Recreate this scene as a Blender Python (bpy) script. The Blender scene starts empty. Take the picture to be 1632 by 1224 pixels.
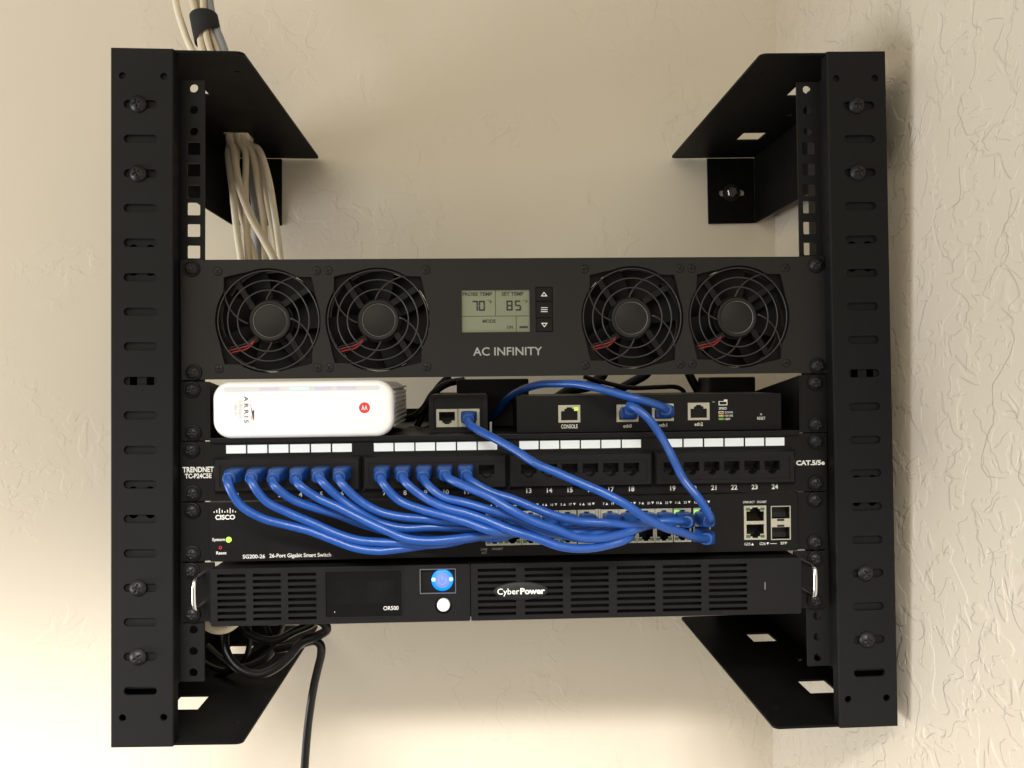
import bpy, bmesh, math, random
from mathutils import Vector, Matrix
from mathutils.geometry import tessellate_polygon
random.seed(7)
R = math.radians
S = 0.001                                   # all measures below are millimetres
scene = bpy.context.scene
COL = scene.collection

# ------------------------------------------------------------------ camera
F_PX = 1340.0                               # focal length in pixels of a 1632 px wide picture
CAM = Vector((-22.056, -628.500, -86.798))
RT = Vector((0.99921633, -0.03947708, 0.00287904))
UP = Vector((-0.00264283, 0.00603424, 0.9999783))
FW = Vector((0.0394936, 0.99920226, -0.00592518))
cd = bpy.data.cameras.new('camera'); cam = bpy.data.objects.new('camera', cd); COL.objects.link(cam)
cd.sensor_width = 36; cd.lens = F_PX / 1632 * 36; cd.clip_start = 0.01; cd.clip_end = 50
m = Matrix.Identity(4)
for i in range(3):
    m[i][0] = RT[i]; m[i][1] = UP[i]; m[i][2] = -FW[i]; m[i][3] = CAM[i] * S
cam.matrix_world = m
scene.camera = cam

# ------------------------------------------------------------------ light
w = bpy.data.worlds.new('World'); scene.world = w; w.use_nodes = True
bg = w.node_tree.nodes['Background']; bg.inputs[0].default_value = (1.0, 0.93, 0.82, 1); bg.inputs[1].default_value = 0.34
def area(name, loc, target, size, sizey, power, col):
    l = bpy.data.lights.new(name, 'AREA'); l.shape = 'RECTANGLE'; l.size = size; l.size_y = sizey
    l.energy = power; l.color = col
    o = bpy.data.objects.new(name, l); COL.objects.link(o); o.location = loc
    o.rotation_euler = (Vector(target) - Vector(loc)).to_track_quat('-Z', 'Y').to_euler()
    return o
area('room_lamp', (-1.3, -1.9, 0.75), (0.05, 0.2, 0.0), 3.0, 2.0, 35, (1.0, 0.91, 0.68))
area('left_fill_lamp', (-2.2, -0.5, -0.75), (0.3, -0.1, -0.5), 0.9, 0.9, 38, (0.97, 0.98, 1.0))  # fill lamp added at the left to brighten the right wall, not a window
# a row of recessed downlights in front of the rack, pointing straight down: their rims cut the light off above the shelf
for i in range(9):
    sl = bpy.data.lights.new('recessed_downlight', 'SPOT'); sl.energy = 74; sl.color = (1.0, 0.97, 0.92)
    sl.shadow_soft_size = 0.13; sl.spot_size = R(124); sl.spot_blend = 0.14
    so = bpy.data.objects.new('recessed_downlight', sl); COL.objects.link(so); so.location = (-1.55 + 0.27 * i, -2.0, 1.0)
vs = scene.view_settings
vs.view_transform = 'Standard'; vs.look = 'None'; vs.exposure = 0.0; vs.gamma = 1.0; vs.use_curve_mapping = False

# ------------------------------------------------------------------ helpers
def at(px, py, Y):
    """point seen at a pixel of the photograph, on the vertical plane Y (mm)"""
    d = FW + RT * ((px - 816) / F_PX) + UP * ((612 - py) / F_PX)
    return CAM + d * ((Y - CAM.y) / d.y)

def mat(name, col, rough=0.5, metal=0.0, spec=0.5, noise=0.0, nscale=60, bump=0.0, bscale=900, emit=None, estr=0, coat=0.0, trans=0.0, dust=0.0):
    mt = bpy.data.materials.new(name); mt.use_nodes = True
    nt = mt.node_tree; b = nt.nodes['Principled BSDF']
    b.inputs['Base Color'].default_value = (*col, 1); b.inputs['Roughness'].default_value = rough
    b.inputs['Metallic'].default_value = metal; b.inputs['Specular IOR Level'].default_value = spec
    b.inputs['Coat Weight'].default_value = coat; b.inputs['Transmission Weight'].default_value = trans
    if emit: b.inputs['Emission Color'].default_value = (*emit, 1); b.inputs['Emission Strength'].default_value = estr
    tc = nt.nodes.new('ShaderNodeTexCoord')
    if noise:
        n = nt.nodes.new('ShaderNodeTexNoise'); n.inputs['Scale'].default_value = nscale; n.inputs['Detail'].default_value = 6
        nt.links.new(tc.outputs['Object'], n.inputs['Vector'])
        mx = nt.nodes.new('ShaderNodeMix'); mx.data_type = 'RGBA'
        mx.inputs[6].default_value = (*[c * (1 - noise) for c in col], 1)
        mx.inputs[7].default_value = (*[min(1, c * (1 + noise)) for c in col], 1)
        nt.links.new(n.outputs['Fac'], mx.inputs[0])
        out = mx.outputs[2]
        if dust:
            d = nt.nodes.new('ShaderNodeTexNoise'); d.inputs['Scale'].default_value = 700; d.inputs['Detail'].default_value = 2
            nt.links.new(tc.outputs['Object'], d.inputs['Vector'])
            rp = nt.nodes.new('ShaderNodeMapRange'); rp.inputs[1].default_value = 0.70; rp.inputs[2].default_value = 0.78
            rp.inputs[4].default_value = dust
            nt.links.new(d.outputs['Fac'], rp.inputs[0])
            m2 = nt.nodes.new('ShaderNodeMix'); m2.data_type = 'RGBA'
            m2.inputs[7].default_value = (0.35, 0.33, 0.3, 1)
            nt.links.new(rp.outputs[0], m2.inputs[0]); nt.links.new(out, m2.inputs[6]); out = m2.outputs[2]
        nt.links.new(out, b.inputs['Base Color'])
        mr = nt.nodes.new('ShaderNodeMapRange'); mr.inputs[3].default_value = max(0.02, rough - 0.08); mr.inputs[4].default_value = min(1, rough + 0.1)
        nt.links.new(n.outputs['Fac'], mr.inputs[0]); nt.links.new(mr.outputs[0], b.inputs['Roughness'])
    if bump:
        n2 = nt.nodes.new('ShaderNodeTexNoise'); n2.inputs['Scale'].default_value = bscale; n2.inputs['Detail'].default_value = 3
        nt.links.new(tc.outputs['Object'], n2.inputs['Vector'])
        bp = nt.nodes.new('ShaderNodeBump'); bp.inputs['Strength'].default_value = bump; bp.inputs['Distance'].default_value = 0.0004
        nt.links.new(n2.outputs['Fac'], bp.inputs['Height']); nt.links.new(bp.outputs[0], b.inputs['Normal'])
    return mt

M = {}
M['powder'] = mat('black_powder_coat', (0.0062, 0.0063, 0.0072), 0.55, spec=0.16, noise=0.10, nscale=30, bump=0.25, bscale=1800)
M['plate'] = mat('black_plate_coat', (0.003, 0.003, 0.0033), 0.5, spec=0.1, noise=0.15, nscale=30, bump=0.2, bscale=1800, dust=0.25)
M['panel'] = mat('brushed_black_panel', (0.0122, 0.0122, 0.0126), 0.5, spec=0.22, noise=0.08, nscale=40, bump=0.1, bscale=2400)
M['panel_gloss'] = mat('black_painted_panel', (0.005, 0.005, 0.0056), 0.42, spec=0.16, noise=0.10, nscale=35, bump=0.08, bscale=1600)
M['plastic'] = mat('black_plastic', (0.0065, 0.0066, 0.0076), 0.45, spec=0.18, noise=0.10, nscale=50, bump=0.25, bscale=2600)
M['plastic_dark'] = mat('dark_plastic', (0.005, 0.005, 0.0055), 0.45, spec=0.2, noise=0.1, nscale=50)
M['cavity'] = mat('cavity_black', (0.004, 0.004, 0.005), 0.6, noise=0.1)
M['screw'] = mat('black_zinc', (0.008, 0.008, 0.009), 0.42, metal=0.0, spec=0.3, noise=0.15, nscale=200)
M['steel'] = mat('steel', (0.32, 0.31, 0.30), 0.35, metal=1.0, noise=0.08, nscale=300)
M['chrome'] = mat('chrome', (0.75, 0.75, 0.75), 0.12, metal=1.0, noise=0.05)
M['jackmetal'] = mat('jack_shield', (0.42, 0.405, 0.345), 0.42, metal=0.35, noise=0.12, nscale=300)
M['gold'] = mat('contacts', (0.5, 0.36, 0.12), 0.35, metal=1.0, noise=0.1)
M['rotor'] = mat('fan_rotor', (0.004, 0.004, 0.0045), 0.6, spec=0.15, noise=0.1)
M['guard'] = mat('guard_wire', (0.028, 0.028, 0.028), 0.35, metal=0.2, noise=0.1, nscale=200)
M['hub'] = mat('fan_hub', (0.011, 0.011, 0.011), 0.45, spec=0.25, noise=0.1, nscale=100)
M['copper_dull'] = mat('contact_dull', (0.10, 0.10, 0.11), 0.4, metal=0.6, noise=0.3, nscale=500)
M['ink'] = mat('white_ink', (0.72, 0.72, 0.71), 0.5, noise=0.05, nscale=300)
M['ink_grey'] = mat('grey_ink', (0.30, 0.30, 0.30), 0.5, noise=0.06, nscale=300)
M['paper'] = mat('label_paper', (0.72, 0.79, 0.86), 0.55, noise=0.03, nscale=80, coat=0.2)
M['white'] = mat('white_gloss_plastic', (0.87, 0.885, 0.92), 0.25, noise=0.01, nscale=20, coat=0.3)
M['white_band'] = mat('white_recess', (0.66, 0.68, 0.73), 0.3, noise=0.02)
M['body_grey'] = mat('grey_plastic', (0.30, 0.30, 0.32), 0.4, noise=0.08, nscale=80)
M['body_light'] = mat('light_grey_plastic', (0.45, 0.45, 0.48), 0.4, noise=0.08, nscale=80)
M['tint_violet'] = mat('led_violet', (0.55, 0.52, 0.68), 0.3, noise=0.02, emit=(0.5, 0.4, 1), estr=0.12)
M['tint_cyan'] = mat('led_cyan', (0.6, 0.75, 0.78), 0.3, noise=0.02, emit=(0.3, 0.9, 1), estr=0.15)
M['navy'] = mat('navy_ink', (0.02, 0.03, 0.10), 0.4, noise=0.05)
M['black_ink'] = mat('black_ink', (0.03, 0.03, 0.05), 0.4, noise=0.05)
M['orange_ink'] = mat('orange_ink', (0.75, 0.25, 0.10), 0.4, noise=0.05)
M['pale_ink'] = mat('pale_grey_ink', (0.45, 0.45, 0.48), 0.4, noise=0.05)
M['red_badge'] = mat('red_badge', (0.62, 0.03, 0.04), 0.35, noise=0.05)
M['lcd'] = mat('lcd_glass', (0.185, 0.205, 0.145), 0.22, noise=0.05, nscale=25)
M['lcd_seg'] = mat('lcd_segment', (0.008, 0.012, 0.008), 0.4, noise=0.05)
M['lcd_text'] = mat('lcd_print', (0.022, 0.028, 0.018), 0.4, noise=0.05)
M['glass_dark'] = mat('dark_screen', (0.003, 0.003, 0.0035), 0.15, spec=0.35, noise=0.2, nscale=25)
M['screen_in'] = mat('dark_screen_inner', (0.0035, 0.0035, 0.004), 0.25, spec=0.3, noise=0.8, nscale=55)
M['blue'] = mat('blue_jacket', (0.010, 0.066, 0.31), 0.32, noise=0.2, nscale=120, bump=0.9, bscale=140)
M['blue_boot'] = mat('blue_boot', (0.010, 0.062, 0.275), 0.38, noise=0.10, nscale=150, bump=0.2, bscale=900)
M['beige'] = mat('beige_jacket', (0.56, 0.48, 0.36), 0.5, noise=0.10, nscale=120, bump=0.2, bscale=400)
M['cream'] = mat('cream_jacket', (0.66, 0.60, 0.47), 0.5, noise=0.08, nscale=120, bump=0.2, bscale=400)
M['greyjk'] = mat('grey_jacket', (0.24, 0.25, 0.27), 0.5, noise=0.10, nscale=120, bump=0.2, bscale=400)
M['cord'] = mat('black_cord', (0.004, 0.004, 0.0042), 0.33, spec=0.3, noise=0.12, nscale=120, bump=0.15, bscale=500)
M['strap'] = mat('hook_strap', (0.012, 0.012, 0.014), 0.9, noise=0.3, nscale=900, bump=0.6, bscale=1500)
M['red_wire'] = mat('red_wire', (0.20, 0.008, 0.014), 0.3, noise=0.1)
M['led_green'] = mat('led_green_lit', (0.2, 0.8, 0.1), 0.3, noise=0.02, emit=(0.25, 1.0, 0.08), estr=1.0)
M['led_lime'] = mat('led_lime_lit', (0.4, 0.8, 0.05), 0.3, noise=0.02, emit=(0.45, 0.95, 0.04), estr=0.8)
M['led_off'] = mat('led_unlit', (0.40, 0.40, 0.30), 0.3, noise=0.05)
M['led_dim'] = mat('led_dark_green', (0.05, 0.11, 0.05), 0.3, noise=0.05)
M['sys_led'] = mat('system_led_lit', (0.4, 0.9, 0.1), 0.3, noise=0.02, emit=(0.35, 1.0, 0.05), estr=1.0)
M['pwr_ring'] = mat('power_ring_lit', (0.0, 0.03, 0.25), 0.3, noise=0.02, emit=(0.0, 0.24, 1.0), estr=1.5)
M['pwr_mid'] = mat('power_disc_lit', (0.05, 0.06, 0.3), 0.3, noise=0.02, emit=(0.17, 0.27, 1.0), estr=1.0)
M['pwr_sym'] = mat('power_symbol', (0.2, 0.2, 0.7), 0.3, noise=0.02, emit=(0.10, 0.16, 0.80), estr=0.6)
M['pwr_spot'] = mat('power_led_lit', (0.5, 0.9, 1), 0.3, noise=0.02, emit=(0.05, 0.55, 1.0), estr=1.7)
M['button_white'] = mat('white_button', (0.72, 0.72, 0.72), 0.35, noise=0.03)
M['clear'] = mat('clear_cover_edge', (0.10, 0.10, 0.115), 0.15, noise=0.05)
M['legend_orange'] = mat('legend_orange', (0.60, 0.34, 0.06), 0.5, noise=0.05)
M['legend_green'] = mat('legend_green', (0.08, 0.38, 0.09), 0.5, noise=0.05)
M['badge'] = mat('badge_grey', (0.014, 0.016, 0.017), 0.5, spec=0.15, noise=0.1)

class MB:
    """collects shapes (mm) and links them as one mesh object"""
    def __init__(self):
        self.bm = bmesh.new(); self.mats = []
    def _mi(self, k):
        if k not in self.mats: self.mats.append(k)
        return self.mats.index(k)
    def _faces(self, verts, faces, k, smooth=False):
        i = self._mi(k); vs = [self.bm.verts.new(v) for v in verts]
        for f in faces:
            try: fc = self.bm.faces.new([vs[j] for j in f])
            except ValueError: continue
            fc.material_index = i; fc.smooth = smooth
    def _merge(self, b2, k, smooth=False):
        b2.verts.index_update()
        self._faces([v.co.copy() for v in b2.verts], [[v.index for v in f.verts] for f in b2.faces], k, smooth); b2.free()
    def box(self, x0, x1, y0, y1, z0, z1, k, bev=0.0, seg=2):
        b = bmesh.new(); bmesh.ops.create_cube(b, size=1)
        for v in b.verts:
            v.co = Vector(((x0 + x1) / 2 + v.co.x * (x1 - x0), (y0 + y1) / 2 + v.co.y * (y1 - y0), (z0 + z1) / 2 + v.co.z * (z1 - z0)))
        if bev: bmesh.ops.bevel(b, geom=b.edges[:], offset=bev, segments=seg, profile=0.5, affect='EDGES')
        self._merge(b, k); return self
    def quadbox(self, pts, off, k):
        """prism: polygon pts (3D) extruded by vector off"""
        n = len(pts); P = [Vector(p) for p in pts]; Q = [p + Vector(off) for p in P]
        self._faces(P + Q, [list(range(n)), [n + i for i in range(n)][::-1]] + [[i, n + i, n + (i + 1) % n, (i + 1) % n] for i in range(n)], k); return self
    def plate(self, outline, holes, y0, y1, k, back=True, T=None):
        """outline and holes in (x, z), front face at y0, back face at y1"""
        loops = [outline] + list(holes)
        flat = [p for l in loops for p in l]
        tris = tessellate_polygon([[Vector((p[0], p[1], 0)) for p in l] for l in loops])
        n = len(flat)
        V = [Vector((p[0], y0, p[1])) for p in flat] + [Vector((p[0], y1, p[1])) for p in flat]
        Fc = []
        for t in tris:
            a, b, c = t
            ar = (flat[b][0] - flat[a][0]) * (flat[c][1] - flat[a][1]) - (flat[b][1] - flat[a][1]) * (flat[c][0] - flat[a][0])
            if ar < 0: a, c = c, a
            Fc.append([a, b, c]);
            if back: Fc.append([n + c, n + b, n + a])
        o = 0
        for l in loops:
            L = len(l)
            for i in range(L):
                Fc.append([o + i, n + o + i, n + o + (i + 1) % L, o + (i + 1) % L])
            o += L
        if T: V = [T @ v for v in V]
        self._faces(V, Fc, k); return self
    def rings(self, rings, k, smooth=True, cap0=True, cap1=True):
        n = len(rings[0]); V = [p for r in rings for p in r]; Fc = []
        for j in range(len(rings) - 1):
            for i in range(n):
                Fc.append([j * n + i, j * n + (i + 1) % n, (j + 1) * n + (i + 1) % n, (j + 1) * n + i])
        self._faces(V, Fc, k, smooth)
        if cap0: self._faces(rings[0], [list(range(n))[::-1]], k)
        if cap1: self._faces(rings[-1], [list(range(n))], k)
        return self
    def lathe(self, prof, c, k, n=32, axis='y', cap0=True, cap1=True, smooth=True):
        """prof: list of (radius, offset along -axis towards the viewer)"""
        rs = []
        for r, h in prof:
            ring = []
            for i in range(n):
                a = 2 * math.pi * i / n
                if axis == 'y': ring.append(Vector((c[0] + r * math.cos(a), c[1] - h, c[2] + r * math.sin(a))))
                elif axis == 'x': ring.append(Vector((c[0] + h, c[1] + r * math.cos(a), c[2] + r * math.sin(a))))
                else: ring.append(Vector((c[0] + r * math.cos(a), c[1] + r * math.sin(a), c[2] + h)))
            rs.append(ring)
        return self.rings(rs, k, smooth, cap0, cap1)
    def tube(self, pts, r, k, n=12, closed=False, step=None):
        P = pts if step is None else resample(pts, step)
        fr = frames(P); L = len(P); rs = []
        for j in range(L):
            p, (t, a, b) = P[j], fr[j]; rr = r(j / (L - 1)) if callable(r) else r
            rs.append([p + (a * math.cos(2 * math.pi * i / n) + b * math.sin(2 * math.pi * i / n)) * rr for i in range(n)])
        return self.rings(rs, k, True)
    def torus(self, c, Rr, r, k, n=64, m_=8):
        V = []; Fc = []
        for i in range(n):
            a = 2 * math.pi * i / n
            for j in range(m_):
                b = 2 * math.pi * j / m_; q = Rr + r * math.cos(b)
                V.append(Vector((c[0] + q * math.cos(a), c[1] + r * math.sin(b), c[2] + q * math.sin(a))))
        for i in range(n):
            for j in range(m_):
                Fc.append([i * m_ + j, ((i + 1) % n) * m_ + j, ((i + 1) % n) * m_ + (j + 1) % m_, i * m_ + (j + 1) % m_])
        self._faces(V, Fc, k, True); return self
    def text(self, body, x, z, h, k, y=0.0, align='l', width=None, rot=0.0, bold=0.0, space=1.0, thick=0.12):
        """lettering standing proud of the plane y: x, z = baseline start, h = capital height"""
        cu = bpy.data.curves.new('t', 'FONT'); cu.body = body; cu.size = 1; cu.offset = bold; cu.space_character = space
        cu.resolution_u = 3
        o = bpy.data.objects.new('t', cu); me = bpy.data.meshes.new_from_object(o)
        vs = [v.co.copy() for v in me.vertices]; fs = [list(p.vertices) for p in me.polygons]
        bpy.data.objects.remove(o); bpy.data.curves.remove(cu); bpy.data.meshes.remove(me)
        if not vs: return self
        mnx = min(v.x for v in vs); mxx = max(v.x for v in vs)
        sc = h / CAPH; sx = sc
        if width: sx = width / (mxx - mnx)
        wd = (mxx - mnx) * sx
        ox = {'l': 0, 'c': -wd / 2, 'r': -wd}[align]
        c_, s_ = math.cos(rot), math.sin(rot); V = []
        for v in vs:
            X = (v.x - mnx) * sx + ox; Z = v.y * sc
            V.append(Vector((x + X * c_ - Z * s_, y - thick, z + X * s_ + Z * c_)))
        self._faces(V, fs, k); return self
    def poly(self, pts, k, y=0.0, thick=0.12):
        return self.plate(pts, [], y - thick, y, k, back=False)
    def mesh(self, name, origin=(0, 0, 0)):
        o = Vector(origin)
        for v in self.bm.verts: v.co = (v.co - o) * S
        bmesh.ops.remove_doubles(self.bm, verts=self.bm.verts[:], dist=1e-7)
        bmesh.ops.recalc_face_normals(self.bm, faces=self.bm.faces[:])
        me = bpy.data.meshes.new(name); self.bm.to_mesh(me); self.bm.free()
        for k in self.mats: me.materials.append(M[k])
        return me
    def build(self, name, parent=None, origin=(0, 0, 0), label=None):
        ob = bpy.data.objects.new(name, self.mesh(name, origin)); COL.objects.link(ob)
        if parent: ob.parent = parent
        if label: ob['label'] = label
        return ob

_cu = bpy.data.curves.new('t', 'FONT'); _cu.body = 'H'; _cu.size = 1
_o = bpy.data.objects.new('t', _cu); _me = bpy.data.meshes.new_from_object(_o)
CAPH = max(v.co.y for v in _me.vertices)
bpy.data.objects.remove(_o); bpy.data.curves.remove(_cu); bpy.data.meshes.remove(_me)

def resample(pts, step):
    P = [Vector(p) for p in pts]
    Q = [P[0] * 2 - P[1]] + P + [P[-1] * 2 - P[-2]]
    dense = []
    for i in range(1, len(Q) - 2):
        a, b, c, d = Q[i - 1], Q[i], Q[i + 1], Q[i + 2]
        t0 = 0; t1 = t0 + max(1e-3, (b - a).length) ** .5; t2 = t1 + max(1e-3, (c - b).length) ** .5; t3 = t2 + max(1e-3, (d - c).length) ** .5
        for k in range(24):
            t = t1 + (t2 - t1) * k / 24
            A1 = a * ((t1 - t) / (t1 - t0)) + b * ((t - t0) / (t1 - t0)); A2 = b * ((t2 - t) / (t2 - t1)) + c * ((t - t1) / (t2 - t1))
            A3 = c * ((t3 - t) / (t3 - t2)) + d * ((t - t2) / (t3 - t2))
            B1 = A1 * ((t2 - t) / (t2 - t0)) + A2 * ((t - t0) / (t2 - t0)); B2 = A2 * ((t3 - t) / (t3 - t1)) + A3 * ((t - t1) / (t3 - t1))
            dense.append(B1 * ((t2 - t) / (t2 - t1)) + B2 * ((t - t1) / (t2 - t1)))
    dense.append(P[-1])
    out = [dense[0]]; acc = 0
    for i in range(1, len(dense)):
        a, b = dense[i - 1], dense[i]; L = (b - a).length
        while acc + L >= step and L > 0:
            a = a + (b - a) * ((step - acc) / L); out.append(a); L = (b - a).length; acc = 0
        acc += L
    if (out[-1] - dense[-1]).length > step * .3: out.append(dense[-1])
    return out

def frames(P):
    T = []
    for i in range(len(P)):
        a = P[max(0, i - 1)]; b = P[min(len(P) - 1, i + 1)]; T.append((b - a).normalized())
    n = Vector((1, 0, 0)) if abs(T[0].x) < .9 else Vector((0, 0, 1))
    n = (n - T[0] * n.dot(T[0])).normalized(); fr = []
    for t in T:
        n = (n - t * n.dot(t)).normalized(); fr.append((t, n, t.cross(n)))
    return fr

def tag(o, label, cat, group=None, kind=None):
    if label: o['label'] = label
    if cat: o['category'] = cat
    if group: o['group'] = group
    if kind: o['kind'] = kind
    return o
def thing(name, label, cat, loc=(0, 0, 0), ry=0.0, group=None):
    o = bpy.data.objects.new(name, None); COL.objects.link(o); o.empty_display_size = 0.01
    o.location = Vector(loc) * S; o.rotation_euler = (0, ry, 0)
    return tag(o, label, cat, group)
def inst(name, me, parent, loc, rot=(0, 0, 0), label=None):
    o = bpy.data.objects.new(name, me); COL.objects.link(o); o.parent = parent
    o.location = Vector(loc) * S; o.rotation_euler = rot
    if label: o['label'] = label
    return o
def rect(x0, x1, z0, z1): return [(x0, z0), (x1, z0), (x1, z1), (x0, z1)]
def rrect(x0, x1, z0, z1, r, n=5):
    o = []
    for cx, cz, a0 in ((x1 - r, z0 + r, -90), (x1 - r, z1 - r, 0), (x0 + r, z1 - r, 90), (x0 + r, z0 + r, 180)):
        for i in range(n + 1):
            a = R(a0 + 90 * i / n); o.append((cx + r * math.cos(a), cz + r * math.sin(a)))
    return o
def circ(cx, cz, r, n=24): return [(cx + r * math.cos(2 * math.pi * i / n), cz + r * math.sin(2 * math.pi * i / n)) for i in range(n)]
def ell(cx, cz, a, b, n=40): return [(cx + a * math.cos(2 * math.pi * i / n), cz + b * math.sin(2 * math.pi * i / n)) for i in range(n)]

# ------------------------------------------------------------------ setting: the two walls of the corner
def wall_mat(name, amp, fs, cov):
    mt = bpy.data.materials.new(name); mt.use_nodes = True; nt = mt.node_tree; b = nt.nodes['Principled BSDF']
    b.inputs['Roughness'].default_value = 0.55; b.inputs['Specular IOR Level'].default_value = 0.3
    tc = nt.nodes.new('ShaderNodeTexCoord')
    def noise(scale, det, dist=0.0, rough=0.5):
        n = nt.nodes.new('ShaderNodeTexNoise'); n.inputs['Scale'].default_value = scale; n.inputs['Detail'].default_value = det
        n.inputs['Distortion'].default_value = dist; n.inputs['Roughness'].default_value = rough
        nt.links.new(tc.outputs['Object'], n.inputs['Vector']); return n.outputs['Fac']
    def ramp(src, a, c, lo=0.0, hi=1.0):
        r = nt.nodes.new('ShaderNodeMapRange'); r.interpolation_type = 'SMOOTHSTEP'
        for i, v in ((1, a), (2, c), (3, lo), (4, hi)): r.inputs[i].default_value = v
        nt.links.new(src, r.inputs[0]); return r.outputs[0]
    def op(o, a, c):
        n = nt.nodes.new('ShaderNodeMath'); n.operation = o
        for i, s in enumerate((a, c)):
            if isinstance(s, (int, float)): n.inputs[i].default_value = s
            else: nt.links.new(s, n.inputs[i])
        return n.outputs[0]
    flat1 = ramp(noise(26 * fs, 2.5, 0.7), 0.480, 0.516)    # knocked-down plaster flats with ragged edges
    flat2 = ramp(noise(47 * fs, 2.5, 0.6), 0.545, 0.572)
    mask = ramp(noise(9, 2), cov, cov + 0.16)                # the flats are patchy
    fine = noise(260, 4)
    h = op('ADD', op('MULTIPLY', op('MULTIPLY', flat1, mask), 1.0), op('MULTIPLY', op('MULTIPLY', flat2, mask), 0.7))
    h = op('ADD', h, op('MULTIPLY', fine, 0.22))
    bp = nt.nodes.new('ShaderNodeBump'); bp.inputs['Strength'].default_value = 0.75; bp.inputs['Distance'].default_value = amp
    nt.links.new(h, bp.inputs['Height']); nt.links.new(bp.outputs[0], b.inputs['Normal'])
    mx = nt.nodes.new('ShaderNodeMix'); mx.data_type = 'RGBA'
    mx.inputs[6].default_value = (0.590, 0.533, 0.447, 1); mx.inputs[7].default_value = (0.625, 0.567, 0.478, 1)
    nt.links.new(noise(5, 5), mx.inputs[0]); nt.links.new(mx.outputs[2], b.inputs['Base Color'])
    return mt
M['wall_b'] = wall_mat('tan_knockdown_plaster', 0.0003, 1.0, 0.46)
M['wall_s'] = wall_mat('tan_knockdown_plaster_heavy', 0.0007, 1.05, 0.26)
YW = 283.0; XW = 302.5
b = MB(); b.box(-1700, XW, YW, YW + 100, -1500, 1300, 'wall_b')
tag(b.build('back_wall'), 'tan knockdown plaster wall behind the rack', None, kind='structure')
b = MB(); b.box(XW, XW + 100, -1400, YW + 100, -1500, 1300, 'wall_s')
tag(b.build('side_wall'), 'pale textured plaster wall to the right of the rack', None, kind='structure')

# ------------------------------------------------------------------ screws
def cross_head(b, r, dome, k, d=0.9, nr=12, na=64, arm=0.26, alen=0.62, y=0.0, mat_in=None):
    """pan head seen from the front with a cross recess"""
    V = []; Fc = []
    for j in range(nr + 1):
        q = j / nr
        for i in range(na):
            a = 2 * math.pi * i / na; x = r * q * math.cos(a); z = r * q * math.sin(a)
            h = dome * (1 - q ** 2.6) + 0.35 * dome
            ax, az = abs(x) / r, abs(z) / r
            if (ax < arm / 2 and az < alen) or (az < arm / 2 and ax < alen): h -= d
            V.append(Vector((x, y - h, z)))
    for j in range(nr):
        for i in range(na):
            Fc.append([j * na + i, j * na + (i + 1) % na, (j + 1) * na + (i + 1) % na, (j + 1) * na + i])
    b._faces(V, Fc, k, True)
    b.lathe([(r, 0.35 * dome), (r, -0.3)], (0, y, 0), k, cap0=False)
b = MB()
b.lathe([(6.1, 0), (6.1, 1.0), (5.7, 1.6), (4.9, 1.3)], (0, 0, 0), 'plastic_dark', cap0=False)   # cup washer
cross_head(b, 4.9, 2.3, 'screw', d=1.5, arm=0.24, alen=0.55, y=-1.0)
ME_RACK = b.mesh('mounting_screw')
b = MB(); b.lathe([(3.3, 0), (3.3, 0.12), (2.9, 0.25)], (0, 0, 0), 'panel_gloss', cap0=False); cross_head(b, 2.8, 0.35, 'screw', d=0.7, arm=0.26, alen=0.75, y=-0.1)
ME_SMALL = b.mesh('small_screw')
b = MB(); cross_head(b, 6.0, 3.0, 'screw', d=1.4, arm=0.2, alen=0.5, y=0)
ME_BOLT = b.mesh('slot_bolt')
b = MB(); b.lathe([(9.5, 0), (9.5, 1.4)], (0, 0, 0), 'screw')
b.lathe([(5.8, 1.4), (5.8, 5.2), (4.9, 6.0)], (0, 0, 0), 'steel', n=6, smooth=False)
ME_LAG = b.mesh('lag_bolt')

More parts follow.
